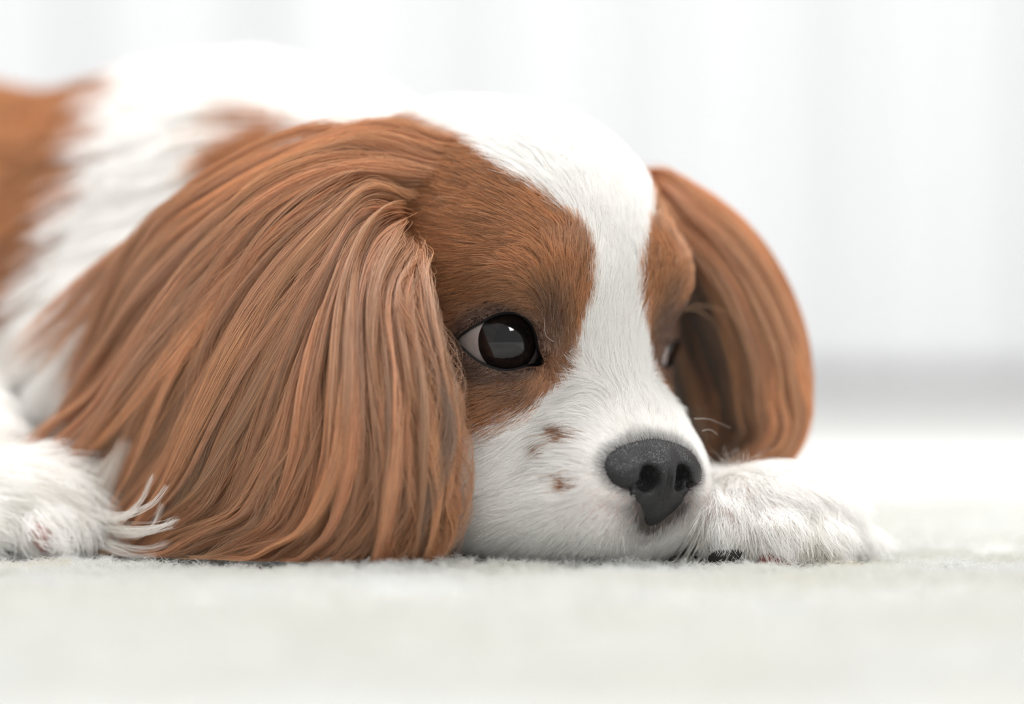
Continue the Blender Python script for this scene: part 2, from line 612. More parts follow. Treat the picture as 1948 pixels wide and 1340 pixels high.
def coat(P, jitter=0.0):
    """colour of the hair growing at P, and whether it is brown"""
    n = len(P)
    hx, hy, q = head_px(P)
    bx, by = to_px(P)
    jx, jy = rng.normal(0, 1, (2, n)) * (jitter * (1 + 1.6 * np.clip((hy - 730) / 60, 0, 1)))
    is_head = sdf_head(P) < sdf_body(P) + 0.4
    brown = np.where(is_head, in_poly(hx + jx, hy + jy, NEAR_BROWN),
                     in_poly(bx + jx * 3, by + jy * 3, BODY_BROWN) | in_poly(bx + jx * 3, by + jy * 3, NAPE_BROWN))
    leg = sdf_legs(P) < np.minimum(sdf_head(P), sdf_body(P))
    brown &= ~leg
    C = np.where(brown[:, None], BROWN, WHITE)
    # small freckles on the muzzle
    for fx, fy, fr in ((1079, 824, 17), (1043, 850, 9), (1080, 920, 14)):
        m = is_head & ~brown & (q[:, 0] < 0) & ((hx + jx * .5 - fx) ** 2 + (hy + jy * .5 - fy) ** 2 < fr * fr)
        C[m] = BROWN * 0.8
    # coat is darker round the eyes and at their inner corners
    de = np.sqrt((hx - 950) ** 2 + ((hy - 655) * 1.15) ** 2)
    k = np.maximum(np.clip((150 - de) / 75, 0, 1) * 0.45, np.clip((112 - de) / 30, 0, 1) * .95)
    k = np.maximum(k, np.clip(1.3 - 1.3 * np.sqrt(((hx - 1046) / 58) ** 2 + ((hy - 632) / 105) ** 2), 0, .9))
    k = np.maximum(k, np.clip(1 - np.sqrt(((hx - 985) / 110) ** 2 + ((hy - 745) / 45) ** 2), 0, 1) * 0.7)
    k = np.where(brown & is_head, k, 0)[:, None]
    C = C * (1 - k) + DARK * k
    # dark short hair round the nose leather
    dn = nose_world(P)
    rimd = np.clip(1 - dn / 0.16, 0, 1)
    below = np.clip((-3.75 - q[:, 2]) / 0.3, 0, 1) * np.clip(1 - dn / 0.38, 0, 1)
    k = (np.clip(rimd * 0.5 + below * 0.9, 0, 1) * is_head)[:, None]
    C = C * (1 - k) + np.array([0.10, 0.09, 0.085]) * k
    return C, brown, is_head, leg


# ------------------------------------------------------------------ nose leather
def sdf_nose_solid(m):
    d = ell(m, (0, -0.12, 0.0), (1.62, 0.98, 0.84))
    d = smin(d, ell(m, (0.84, 0.22, -0.20), (0.74, 0.72, 0.57)), 0.25)
    d = smin(d, ell(m, (0.0, 0.45, -0.22), (0.50, 0.66, 0.66)), 0.30)
    d = smin(d, ell(m, (0.25, 0.16, -0.72), (0.95, 0.64, 0.62)), 0.22)
    d = smin(d, ell(m, (0.0, 0.18, -1.15), (0.45, 0.45, 0.40)), 0.25)
    return d


def sdf_nose(q):
    m = q.copy()
    m[:, 0] = np.abs(m[:, 0])
    d = sdf_nose_solid(m)
    d = smax(d, -ell(m, (0.56, 1.00, -0.30), (0.31, 0.70, 0.35)), 0.10)       # nostril
    d = smax(d, -cap(m, (0.62, 0.98, -0.46), (1.38, 0.42, -0.52), 0.13, 0.05), 0.10)  # wing slit
    d = smax(d, -cap(m, (0, 1.22, 0.20), (0, 0.76, -1.45), 0.07, 0.10), 0.08)   # groove
    return d


def nose_world(P):
    q = world2head(P) - NOSE_C
    q[:, 0] = np.abs(q[:, 0])
    return sdf_nose_solid(q)


print('mesh paint', time.time() - T0)
# ------------------------------------------------------------------ body mesh
Csk, br, ish, lg = coat(V, 0.0)
hx, hy, qv = head_px(V)
skin = np.where(br[:, None], np.array([0.20, 0.09, 0.045]), np.array([0.93, 0.90, 0.87]))
pink = np.exp(-(((hx - 1150) / 110) ** 2 + ((hy - 1000) / 70) ** 2)) * ish * (~br)
skin[lg] = (0.88, 0.84, 0.79)
skin = skin * (1 - pink[:, None]) + np.array([0.62, 0.40, 0.36]) * pink[:, None]
ed = np.sqrt(((qv - EYE_C[0]) ** 2).sum(-1))
lidk = np.clip((1.9 - ed) / 0.3, 0, 1)[:, None] * ish[:, None]
nk = np.clip(1 - nose_world(V) / 0.22, 0, 1)[:, None]
skin = skin * (1 - nk) + np.array([0.06, 0.05, 0.05]) * nk
skin = skin * (1 - lidk) + np.array([0.05, 0.03, 0.025]) * lidk
skin_m = principled('dog_skin', rough=0.8, spec=0.2, attr='skin_color')
dog = mesh_obj('dog', V, F, skin_m, color=skin)
tag(dog, 'white and chestnut spaniel lying with its chin on the carpet', 'dog')

# ------------------------------------------------------------------ nose part
nV, nF = surface_nets(sdf_nose, (-1.8, -1.5, -1.8), (1.8, 1.6, 1.2), 0.045)
m, nt, out = new_mat('nose_leather')
b = nt.nodes.new('ShaderNodeBsdfPrincipled')
nt.links.new(b.outputs[0], out.inputs[0])
b.inputs['Base Color'].default_value = (0.017, 0.0165, 0.0175, 1)
b.inputs['Roughness'].default_value = 0.38
b.inputs['Specular IOR Level'].default_value = 0.45
tc = nt.nodes.new('ShaderNodeTexCoord')
vo = nt.nodes.new('ShaderNodeTexVoronoi')
vo.inputs['Scale'].default_value = 2100
vo.feature = 'DISTANCE_TO_EDGE'
mr = nt.nodes.new('ShaderNodeMapRange')
mr.inputs['From Max'].default_value = 0.25
bp = nt.nodes.new('ShaderNodeBump')
bp.inputs['Strength'].default_value = 0.45
bp.inputs['Distance'].default_value = 0.0003
nt.links.new(tc.outputs['Object'], vo.inputs['Vector'])
nt.links.new(vo.outputs['Distance'], mr.inputs['Value'])
nt.links.new(mr.outputs[0], bp.inputs['Height'])
nt.links.new(bp.outputs[0], b.inputs['Normal'])
nose = mesh_obj('nose', head2world(nV + NOSE_C), nF, m, dog)
nose['label'] = 'black leathery nose with two nostrils'

# ------------------------------------------------------------------ eyes
sclera_m = principled('eye_white', (0.40, 0.375, 0.36), 0.12, 0.5, coat=0.6, noise_var=(420, (0.30, 0.22, 0.20)))
iris_m = principled('eye_iris', rough=0.25, spec=0.5, coat=1.0, attr='skin_color')
iris_m.node_tree.nodes['Principled BSDF'].inputs['Specular IOR Level'].default_value = 0.0
iris_m.node_tree.nodes['Principled BSDF'].inputs['Coat IOR'].default_value = 1.5
lid_m = principled('eye_lid_skin', (0.012, 0.009, 0.008), 0.6, 0.3, bump=(1600, 0.9, 0.0006))


def eye_point(c, side, e1, e2, a):
    """local offsets (right, up, outward) of the near eye -> world; mirrored for the far one"""
    q = np.asarray(e1)[..., None] * EYE_E1 + np.asarray(e2)[..., None] * AX_W + np.asarray(a)[..., None] * EYE_A
    q = q + EYE_C[0]
    if side > 0:
        q = q * np.array([-1, 1, 1])
    return head2world(q)


def ring_mesh(rings, closed_tip=False, flip=False):
    n = rings[0].shape[0]
    V = np.concatenate(rings)
    F = []
    for r in range(len(rings) - 1):
        for i in range(n):
            j = (i + 1) % n
            f = (r * n + i, r * n + j, (r + 1) * n + j, (r + 1) * n + i)
            F.append(f[::-1] if flip else f)
    if closed_tip:
        V = np.concatenate([V, rings[0].mean(0)[None]])
        for i in range(n):
            j = (i + 1) % n
            f = (len(V) - 1, j, i)
            F.append(f[::-1] if flip else f)
    return V, F


for side in (-1, 1):
    # eyeball
    ph = np.linspace(0, 2 * np.pi, 49)[:-1]
    rings = []
    for t in np.linspace(0.02, np.pi - 0.02, 30):
        rings.append(eye_point(None, side, EYE_R * np.sin(t) * np.cos(ph), EYE_R * np.sin(t) * np.sin(ph), EYE_R * np.cos(t) * np.ones_like(ph)))
    eV, eF = ring_mesh(rings, True, side > 0)
    eye = mesh_obj('eye', eV, eF, sclera_m, dog)
    # iris with its cornea bulge, turned towards the gaze
    ga = math.radians(20 if side < 0 else -20)
    gx_, ga_ = math.sin(ga), math.cos(ga)
    rho = np.linspace(0.004, 0.80, 40)
    rings, cols = [], []
    for r in rho:
        h = math.sqrt(EYE_R ** 2 - r * r) + 0.13 * (1 - (r / 0.80) ** 2) + 0.012
        a1, a2 = r * np.cos(ph), r * np.sin(ph)
        rings.append(eye_point(None, side, a1 * ga_ + h * gx_, a2 + 0.0 * a1, h * ga_ - a1 * gx_))
        rr = r / 0.80
        base = np.array([0.006, 0.005, 0.005]) if rr < 0.6 else (np.array([0.014, 0.009, 0.0075]) if rr < 0.84 else np.array([0.008, 0.006, 0.006]))
        cols.append(np.tile(base, (len(ph), 1)) * (1 + 0.35 * np.sin(ph * 17 + rr * 9)[:, None] * (rr > .5)))
    iV, iF = ring_mesh(rings, True, side < 0)
    iC = np.concatenate(cols + [np.array([[0.006, 0.005, 0.005]])])
    mesh_obj('iris', iV, iF, iris_m, eye, color=iC)
    # lids
    A = (ALMOND if side < 0 else ALMOND_FAR)[::2]
    tg = unit(np.roll(A, -1, 0) - np.roll(A, 1, 0))
    nr = np.stack([tg[:, 1], -tg[:, 0]], -1)
    if (nr * A).sum() < 0:
        nr = -nr
    rings = []
    for off, r in ((-0.035, EYE_R - 0.06), (-0.02, EYE_R + 0.02), (0.015, EYE_R + 0.075), (0.07, EYE_R + 0.11), (0.15, EYE_R + 0.13), (0.27, EYE_R + 0.135), (0.42, EYE_R + 0.12)):
        B = A + nr * off
        dd = np.sqrt(np.maximum(r * r - (B * B).sum(-1), 0.09))
        rings.append(eye_point(None, side, B[:, 0], B[:, 1], dd))
    lV, lF = ring_mesh(rings, False, side > 0)
    mesh_obj('eyelid', lV, lF, lid_m, eye)
print('eyes', time.time() - T0)
# ------------------------------------------------------------------ fur
fur_m = fur_mat('fur', 0.09, 0.28, 0.35)


def sample_roots(density):
    """density per vertex (hairs per cm2) -> roots, normals"""
    tri = np.concatenate([F[:, [0, 1, 2]], F[:, [0, 2, 3]]])
    a, b, c = V[tri[:, 0]], V[tri[:, 1]], V[tri[:, 2]]
    ar = 0.5 * np.sqrt((np.cross(b - a, c - a) ** 2).sum(-1))
    ex = ar * density[tri].mean(1)
    n = rng.poisson(ex)
    t = np.repeat(np.arange(len(tri)), n)
    r1 = np.sqrt(rng.random(len(t)))
    r2 = rng.random(len(t))
    w = np.stack([1 - r1, r1 * (1 - r2), r1 * r2], -1)[..., None]
    P = (V[tri[t]] * w).sum(1)
    N = unit((NRM[tri[t]] * w).sum(1))
    return P, N


# hair direction on the face: (x, y, dx, dy, length cm, lift)
FLOW = [
    (1000, 222, -1, -.15, 1.0, .25), (900, 222, -1, .05, 1.2, .25), (820, 250, -1, .15, 1.5, .2), (870, 330, -1, -.30, 1.05, .2), (960, 380, -1, -.40, .85, .22),
    (1050, 430, -.9, -.5, .65, .25), (800, 400, -1, -.08, 1.1, .18), (900, 450, -1, -.18, .95, .18), (1000, 490, -1, -.2, .7, .25), (780, 500, -1, .25, 1.0, .18),
    (870, 540, -1, .25, .85, .2), (950, 555, -1, .22, .7, .22), (830, 600, -.9, .55, .75, .18), (900, 590, -.95, .4, .45, .22), (960, 585, -1, .25, .3, .22), (1060, 520, -.2, -.6, .55, .4),
    (1090, 480, .15, -1, .55, .3), (1112, 550, .12, -1, .55, .25), (1080, 600, .05, -1, .42, .22), (1050, 660, -.05, -1, .28, .2), (1065, 700, .3, .6, .35, .2),
    (1040, 740, -.6, .8, .5, .2), (960, 735, -1, .30, .35, .2), (900, 770, -1, .40, .6, .18), (960, 790, -1, .55, .7, .18), (880, 700, -1, .35, .45, .18),
    (1150, 600, .0, -1, .55, .32), (1160, 500, .0, -1, .6, .22), (1165, 420, -.25, -1, .65, .22), (1110, 320, -.6, -.75, .75, .22), (1040, 255, -.9, -.35, .9, .22),
    (1150, 690, -.05, -1, .62, .5), (1120, 750, -.9, .3, .85, .45), (1200, 790, .0, -1, .5, .55), (1255, 800, .15, -1, .42, .55), (1090, 760, -1, .45, 1.0, .28),
    (1060, 800, -1, .35, .9, .38), (1000, 850, -1, .55, 1.3, .2), (930, 860, -1, .6, 1.3, .2), (1110, 870, -1, -.05, .5, .42), (1080, 920, -1, .15, .6, .40), (1020, 950, -1, .35, .8, .3),
    (920, 980, -.95, .5, .95, .18), (1140, 940, -.9, .4, .32, .25), (1120, 1000, -.75, .8, .6, .38), (1160, 1040, -.35, 1, .7, .36), (1050, 1040, -.75, .75, .8, .3), (950, 1050, -.8, .55, .9, .18),
    (1200, 1040, -.25, 1, .4, .25), (1230, 1050, -.05, 1, .38, .25), (1145, 850, -.9, -.5, .25, .25),
]


def trace(px, py, fn):
    """first hit of the line of sight with the field"""
    o = np.array([0, -CAM_D, CAM_H])
    d = unit(at(px, py, 0.0) - o)
    t = np.full(len(d), CAM_D - 8.0)
    for _ in range(90):
        t = t + np.clip(fn(o + d * t[:, None]), -0.3, 0.8) * 0.8
    return o + d * t[:, None]


fl = np.array(FLOW)
fp = trace(fl[:, 0], fl[:, 1], sdf_head)
fn_ = grad(sdf_head, fp, 0.03)
fd = np.stack([fl[:, 2], np.zeros(len(fl)), -fl[:, 3]], -1)
ny_ = np.where(np.abs(fn_[:, 1]) < 0.35, np.sign(fn_[:, 1]) * 0.35, fn_[:, 1])
fd[:, 1] = np.clip(-(fd * fn_).sum(-1) / ny_, -1.2, 1.2)
fd = unit(fd)
fq = world2head(fp)
fdq = fd @ HM.T
mir = np.array([-1, 1, 1])
KQ = np.concatenate([fq, fq * mir])
KD = np.concatenate([fdq, fdq * mir])
KL = np.concatenate([fl[:, 4], fl[:, 4]])
KF = np.concatenate([fl[:, 5], fl[:, 5]])


def face_flow(P):
    q = world2head(P)
    D = np.empty_like(P)
    L = np.empty(len(P))
    LF = np.empty(len(P))
    for i in range(0, len(P), 20000):
        qq = q[i:i + 20000]
        d2 = ((qq[:, None, :] - KQ[None]) ** 2).sum(-1)
        w = 1.0 / (d2 + 0.04) ** 2
        w /= w.sum(1, keepdims=True)
        D[i:i + 20000] = (w @ KD) @ HM
        L[i:i + 20000] = w @ KL
        LF[i:i + 20000] = w @ KF
    return D, L, LF


def clump(Pts, roots, spacing_frac, pull, power=1.5, wid=None):
    """pull hair tips towards the tips of nearby lead hairs"""
    n, k, _ = Pts.shape
    m = max(8, int(n * spacing_frac))
    lead = rng.choice(n, m, replace=False)
    kd = KDTree(m)
    for i, l in enumerate(lead):
        kd.insert(roots[l], i)
    kd.balance()
    near = np.array([kd.find(r)[1] for r in roots])
    L = Pts[lead[near]]
    t = np.linspace(0, 1, k)[None, :, None] ** power
    pl_ = pull if np.ndim(pull) == 0 else pull[:, None, None]
    return Pts + (L - Pts) * t * pl_, lead[near]


def grow(P, N, D, L, lift, k, bend=0.6, curl=0.0, jit=0.12):
    """hair leaves the skin with some lift and lies down along D"""
    n = len(P)
    D = unit(D - (D * N).sum(-1, keepdims=True) * N)
    B = np.cross(N, D)
    D = unit(D + B * rng.normal(0, jit, (n, 1)))
    B = np.cross(N, D)
    lf = np.asarray(lift) * rng.uniform(0.6, 1.5, n)
    t = np.linspace(0, 1, k)
    ph = rng.uniform(0, 6.28, n)
    cb = rng.normal(0, curl, n)
    out = np.empty((n, k, 3))
    for j, s in enumerate(t):
        up = lf * (s - bend * s * s)
        side = cb * s * s + 0.25 * curl * np.sin(ph + 5 * s) * s
        out[:, j] = P + (D * s + N * up[:, None] + B * side[:, None]) * L[:, None]
    return out


def push_out(Pts, fn, eps):
    n, k, _ = Pts.shape
    X = Pts[:, 1:].reshape(-1, 3)
    for _ in range(2):
        d = fn(X)
        bad = d < eps
        if bad.any():
            g = grad(fn, X[bad], 0.04)
            X[bad] += g * (eps - d[bad])[:, None]
    Pts[:, 1:] = X.reshape(n, k - 1, 3)
    return Pts


def radii(n, k, r, tip=0.25, var=0.25):
    prof = np.linspace(1, tip, k) ** 0.8
    return prof[None] * r * rng.uniform(1 - var, 1 + var, (n, 1))


def hair_tint(C, brown, amt_b=0.16, amt_w=0.03, P=None):
    n = len(C)
    a = np.where(brown, amt_b, amt_w)
    k = 1 + rng.normal(0, 1, n) * a
    if P is not None:
        k *= 1 + np.where(brown, 0.14, 0.015) * vnoise(P, 2.2, 77)
    C = C * np.clip(k, 0.35, 1.6)[:, None]
    if P is not None:
        g = (0.5 + 0.5 * vnoise(P, 1.0, 78))[:, None] * brown[:, None] * 0.5
        C = C * (1 - g) + C * (GOLD / BROWN) * g
    return C


# ---- face and head
dh, db, dl = sdf_head(V), sdf_body(V), sdf_legs(V)
isleg_v = dl < np.minimum(dh, db) + 0.05
ishead_v = (dh < db + 0.4) & ~isleg_v
qv = world2head(V)
vis = (NRM[:, 1] < 0.25) & (qv[:, 0] < 3.9)
dens = np.where(ishead_v, np.where(vis, 1050.0, 170.0), 0.0)
dens *= np.where(V[:, 2] < 0.05, 0.1, 1)
vx, vy = to_px(V)
dens *= np.where((vx < 620) & (vy > 420), 0.2, 1)            # under the near ear
P, N = sample_roots(dens)
rq = world2head(P)
rm = rq * np.where(rq[:, :1] > 0, -1, 1) ** np.array([1, 0, 0])
r_ = rm - EYE_C[0]
_e = np.stack([r_ @ EYE_E1, r_[:, 2]], -1)
osd = np.where(rq[:, 0] > 0, poly_sd(_e, ALMOND_FAR), poly_sd(_e, ALMOND))
keep = ~((osd < np.where(r_[:, 2] > 0.2, 0.03, 0.07)) & (r_ @ EYE_A > 0)) & (nose_world(P) > -0.02)
P, N = P[keep], N[keep]
osd = osd[keep]
r_ = r_[keep]
D, L, LF = face_flow(P)
nearlid = (r_ @ EYE_A > 0)
L = L * np.where(nearlid, np.clip(0.3 + osd * 1.1, 0.3, 1), 1)
dn = nose_world(P)
L = L * np.clip(0.35 + dn * 1.2, 0.35, 1)
L = L * rng.uniform(0.65, 1.2, len(P))
fx_, fy_ = to_px(P)
for a_, b_ in ((1077, 822), (1041, 848), (1078, 919)):
    L *= np.where((fx_ - a_) ** 2 + (fy_ - b_) ** 2 < 22 ** 2, 0.5, 1)
C, brown, _, _ = coat(P, 5.0)
LF = LF * 1.1 + 0.05
H = grow(P, N, D, L, LF, 6, 0.55, 0.10, 0.10)
H, lead = clump(H, P, 0.05, np.where(brown, 0.45, 0.35), 1.3)
D2 = None
H = push_out(H, sdf_head, 0.02)
C = hair_tint(C, brown, 0.27, 0.012, P)
pale = brown & (rng.random(len(P)) < 0.035)
C[pale] = C[pale] * 0.4 + np.array([0.75, 0.55, 0.40]) * 0.6
R = radii(len(P), 6, 0.0043, 0.3)
hair_obj('head_fur', H, R, C, fur_m, dog)['label'] = 'short chestnut and white fur with a white blaze'
print('head hairs', len(P), time.time() - T0)

# ---- body coat (well behind the focus)
dens = np.where((~ishead_v) & (~isleg_v) & (V[:, 2] > 0.3), np.where((NRM[:, 1] < 0.35), 55.0, 12.0), 0.0)
dens *= np.where(V[:, 0] < -26, 0.4, 1)
P, N = sample_roots(dens)
n = len(P)
C, brown, _, _ = coat(P, 4.0)
hz = np.clip((P[:, 2] - 4) / 10, 0, 1)
D = np.stack([-0.75 - 0.25 * hz, 0.15 + 0 * hz, -0.95 + 0.7 * hz], -1)
D = D + 0.35 * np.stack([vnoise(P, .25, 5), 0 * hz, vnoise(P, .25, 6)], -1)
L = rng.uniform(1.8, 3.2, n) * np.where(P[:, 0] > -5, 0.75, 1)
H = grow(P, N, D, L, 0.22, 8, 0.6, 0.12, 0.12)
H, _ = clump(H, P, 0.02, 0.4, 1.1)
H = push_out(H, sdf_body, 0.06)
C = hair_tint(C, brown, 0.18, 0.012, P * 0.4)
hair_obj('body_fur', H, radii(n, 8, 0.016, .4), C, fur_m, dog)['label'] = 'long white body coat with a chestnut patch on the back'
print('body hairs', n, time.time() - T0)

# ---- paws
for name, sel, dn_, base in (('paw_fur', V[:, 0] > 0, 620, np.array([0.75, -0.55, -0.75])), ('paw_fur', V[:, 0] < 0, 120, np.array([0.9, -0.45, -0.35]))):
    dens = np.where(isleg_v & sel & (V[:, 2] > 0.12), dn_, 0.0) * np.where(NRM[:, 1] < .5, 1, .4)
    P, N = sample_roots(dens)
    n = len(P)
    right = P[0, 0] > 0
    if right:
        c0 = np.array([6.0, 2.6, 1.6])
        D = unit((P - c0) * np.array([1, 1, 0.6])) + np.array([0.15, -0.25, -0.55])
    else:
        D = np.tile(base, (n, 1)) + 0.4 * np.stack([vnoise(P, 1.0, 8), vnoise(P, 1., 9), vnoise(P, 1., 10)], -1)
    L = rng.uniform(0.55, 1.25, n) * (1.0 if right else 1.3)
    L *= np.where(P[:, 2] < 0.55, 0.6, 1)
    H = grow(P, N, D, L, 0.42, 7, 0.55, 0.16, 0.22)
    H, _ = clump(H, P, 0.03, 0.33, 1.2)
    H = push_out(H, sdf_legs, 0.03)
    H[..., 2] = np.maximum(H[..., 2], 0.08)
    C = np.tile(WHITE, (n, 1))
    C = hair_tint(C, np.zeros(n, bool), .1, .012)
    hair_obj(name, H, radii(n, 7, 0.005 if right else 0.011, .3), C, fur_m, dog)
print('paws', time.time() - T0)
# ------------------------------------------------------------------ ears: a leather flap under long locks
ear_skin = principled('ear_leather', (0.07, 0.034, 0.022), 0.9, 0.1, noise_var=(300, (0.11, 0.05, 0.03)))


class Sheet:
    def __init__(self, guides, n=28, m=None):
        G = np.stack([catmull(at(*np.array(g, float).T), n) for g in guides])      # guides, n, 3
        m = m or 8 * len(guides)
        self.S = np.stack([catmull(G[:, j], m) for j in range(n)], 1)              # m, n, 3
        ds = np.gradient(self.S, axis=0)
        dt = np.gradient(self.S, axis=1)
        self.N = unit(np.cross(dt, ds))
        if self.N[..., 1].mean() > 0:
            self.N = -self.N
        self.U = unit(ds)
        self.m, self.n = m, n

    def ev(self, arr, s, t):
        a = np.clip(s, 0, 1) * (self.m - 1)
        b = np.clip(t, 0, 1) * (self.n - 1)
        i = np.clip(np.floor(a).astype(int), 0, self.m - 2)
        j = np.clip(np.floor(b).astype(int), 0, self.n - 2)
        f = (a - i)[..., None]
        g = (b - j)[..., None]
        out = arr[i, j] * (1 - f) * (1 - g) + arr[i + 1, j] * f * (1 - g) + arr[i, j + 1] * (1 - f) * g + arr[i + 1, j + 1] * f * g
        if arr is self.S:          # run on straight past the end of the sheet
            ov = np.maximum(t - 1, 0)[..., None]
            out = out + ov * (arr[i, -1] - arr[i, -3]) * (self.n - 1) / 2
        return out


def ear_locks(sh, nlocks, per, rad, base_off, thick, width, wave, k=16, t0max=0.5, tmin=0.55, seed=1, s_lo=0.0, s_hi=1.0, tips=0.75, inner_shade=False):
    g = np.random.default_rng(seed)
    sc = g.uniform(s_lo, s_hi, nlocks)
    t0 = g.uniform(0, 1, nlocks) * t0max
    t1 = np.clip(t0 + g.uniform(tmin, 1.0, nlocks), 0.6, 1.05)
    lay = g.uniform(0, 1, nlocks)
    wd = width * g.uniform(0.5, 1.5, nlocks)
    drift = g.normal(0, 0.055, nlocks)
    ph = g.uniform(0, 6.28, nlocks)
    fr = g.uniform(0.6, 1.6, nlocks) * 6.28 * (1 + 0.9 * np.clip((sc - 0.76) / 0.2, 0, 1))
    am = wave * g.uniform(0.2, 1.3, nlocks)
    bright = 1.03 + g.normal(0, 0.2, nlocks)
    cnt = np.maximum(20, (per * g.uniform(0.4, 1.6, nlocks) * (wd / width))).astype(int)
    li = np.repeat(np.arange(nlocks), cnt)
    n = len(li)
    x = g.normal(0, 0.5, n)
    z = g.normal(0, 0.5, n)
    tr = t0[li] + g.normal(0, 0.03, n)
    te = t1[li] * (1 + g.normal(0, 0.04, n)) - 0.10 * np.abs(x) * (t1 - t0)[li]
    te = np.where(g.random(n) < 0.15, tr + (te - tr) * g.uniform(0.5, 1, n), te)
    out = np.empty((n, k, 3))
    tau = np.linspace(0, 1, k)
    hp = g.uniform(0, 6.28, n)
    hf = g.uniform(5, 12, n)
    fz = g.normal(0, 1, n)
    wv_front = 1 + 2.4 * np.clip((sc[li] - 0.76) / 0.2, 0, 1)
    for j, ta in enumerate(tau):
        t = tr + (te - tr) * ta
        conv = 1 - tips * ta ** 1.6
        spread = 0.55 + 0.45 * math.sin(math.pi * min(1, ta * 1.2 + 0.15))
        s = sc[li] + drift[li] * ta ** 1.5 + wd[li] * x * conv * spread
        P = sh.ev(sh.S, s, np.clip(t, 0, 1.2))
        Nn = sh.ev(sh.N, s, t)
        U = sh.ev(sh.U, s, t)
        rise = 1 - (1 - min(1, ta * 3.2)) ** 2
        body = (base_off + thick * lay[li] * math.sin(math.pi * (0.12 + 0.80 * ta)) - 0.22 * x * x * (wd / 0.024)[li] * conv) * rise + 0.10 * z * conv * (0.35 + 0.65 * rise)
        lat = (am * np.sin(fr * ta + ph))[li] * (0.06 + 1.15 * ta ** 1.2) * wv_front + 0.035 * np.sin(hp + hf * ta) * ta + 0.05 * fz * ta * ta
        P = P + Nn * body[:, None] + U * lat[:, None]
        out[:, j] = P
    out[..., 2] = np.maximum(out[..., 2], 0.16 + 0.12 * np.abs(z)[:, None])
    C = BROWN * bright[li][:, None] * np.clip(1 + g.normal(0, 0.22, n), .4, 1.7)[:, None]
    w = g.uniform(0, 1, nlocks)[li][:, None] * 0.6
    C = C * (1 - w) + C * (GOLD / BROWN) * w
    if inner_shade:                      # shade between cheek and ear painted into the hair, outer side lightened
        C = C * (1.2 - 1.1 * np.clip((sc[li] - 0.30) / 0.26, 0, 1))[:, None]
    R = (np.linspace(1, 0.25, k) ** 0.7)[None] * rad * g.uniform(0.75, 1.25, (n, 1))
    R[:, 0] *= 0.6
    return out, R, C


def flap(name, sh, s0, s1, t1, off, th, label):
    ss = np.linspace(s0, s1, 40)
    tt = np.linspace(0.0, t1, 30)
    A, B = np.meshgrid(ss, tt, indexing='ij')
    P = sh.ev(sh.S, A, B)
    Nn = sh.ev(sh.N, A, B)
    edge = np.minimum(np.minimum((A - s0) / (s1 - s0), (s1 - A) / (s1 - s0)) * 8, (t1 - B) / t1 * 6).clip(0, 1)[..., None]
    top = (P + Nn * off - Nn * th * (1 - edge ** .5) * .5).reshape(-1, 3)
    bot = (P + Nn * (off - th) + Nn * th * (1 - edge ** .5) * .5).reshape(-1, 3)
    ids = np.arange(A.size).reshape(A.shape)
    q = np.stack([ids[:-1, :-1], ids[1:, :-1], ids[1:, 1:], ids[:-1, 1:]], -1).reshape(-1, 4)
    rim = np.concatenate([ids[:, 0], ids[-1, 1:], ids[-2::-1, -1], ids[0, -2:0:-1]])
    rq = [(rim[i], rim[i - 1], rim[i - 1] + A.size, rim[i] + A.size) for i in range(len(rim))]
    VV = np.concatenate([top, bot])
    VV[:, 2] = np.maximum(VV[:, 2], 0.1)
    o = mesh_obj(name, VV, list(map(tuple, q)) + list(map(tuple, q[:, ::-1] + A.size)) + rq, ear_skin, dog)
    o['label'] = label
    return o


NEAR = [
    [(880, 250, 3.6), (740, 262, 3.0), (610, 305, 3.0), (480, 358, 3.6), (350, 420, 4.4), (215, 510, 5.4), (85, 625, 6.4)],
    [(870, 290, 2.9), (720, 298, 2.2), (580, 345, 2.0), (450, 410, 2.6), (335, 480, 3.6), (250, 600, 4.6), (185, 730, 5.2)],
    [(850, 325, 2.4), (700, 335, 1.6), (560, 385, 1.5), (445, 480, 2.0), (340, 610, 2.9), (230, 760, 4.0), (95, 862, 5.0)],
    [(830, 350, 2.1), (700, 360, 1.4), (575, 440, 0.9), (470, 560, 1.2), (370, 710, 1.9), (280, 850, 2.8), (185, 960, 3.6)],
    [(800, 366, 2.0), (705, 400, 1.1), (605, 510, 0.4), (515, 650, 0.4), (440, 800, 0.9), (365, 940, 1.6), (265, 1050, 2.4)],
    [(780, 378, 1.9), (705, 430, 0.8), (635, 560, 0.0), (575, 710, -.2), (525, 850, 0.0), (455, 985, 0.4), (330, 1062, 1.0)],
    [(755, 374, 1.8), (708, 450, 0.6), (660, 590, -.3), (630, 740, -.7), (605, 890, -.7), (545, 1010, -.5), (440, 1068, -.1)],
    [(750, 386, 1.8), (718, 460, 0.5), (690, 600, -.5), (685, 750, -1.), (675, 890, -1.1), (635, 1010, -1.0), (565, 1070, -.8)],
    [(748, 400, 1.8), (728, 465, 0.4), (720, 600, -.6), (735, 750, -1.1), (740, 890, -1.2), (720, 1000, -1.2), (680, 1072, -1.1)],
    [(750, 420, 1.8), (742, 495, 0.5), (752, 600, -.5), (782, 740, -1.), (795, 870, -1.2), (785, 985, -1.2), (760, 1070, -1.1)],
    [(754, 440, 1.8), (760, 515, 0.6), (785, 600, -.3), (834, 730, -.8), (850, 850, -1.), (842, 960, -1.), (820, 1062, -.9)],
]
for g_ in NEAR:                       # the roots of the ear sit on the skull
    x_, y_, _ = g_[0]
    g_[0] = (x_, y_, float(trace(np.array([x_ * 1.0]), np.array([y_ * 1.0]), sdf_head)[0, 1]) + 0.05)
shN = Sheet(NEAR)
ear = flap('ear', shN, 0.06, 0.97, 0.80, -0.12, 0.25, 'long-haired chestnut ear spread on the carpet beside the cheek')
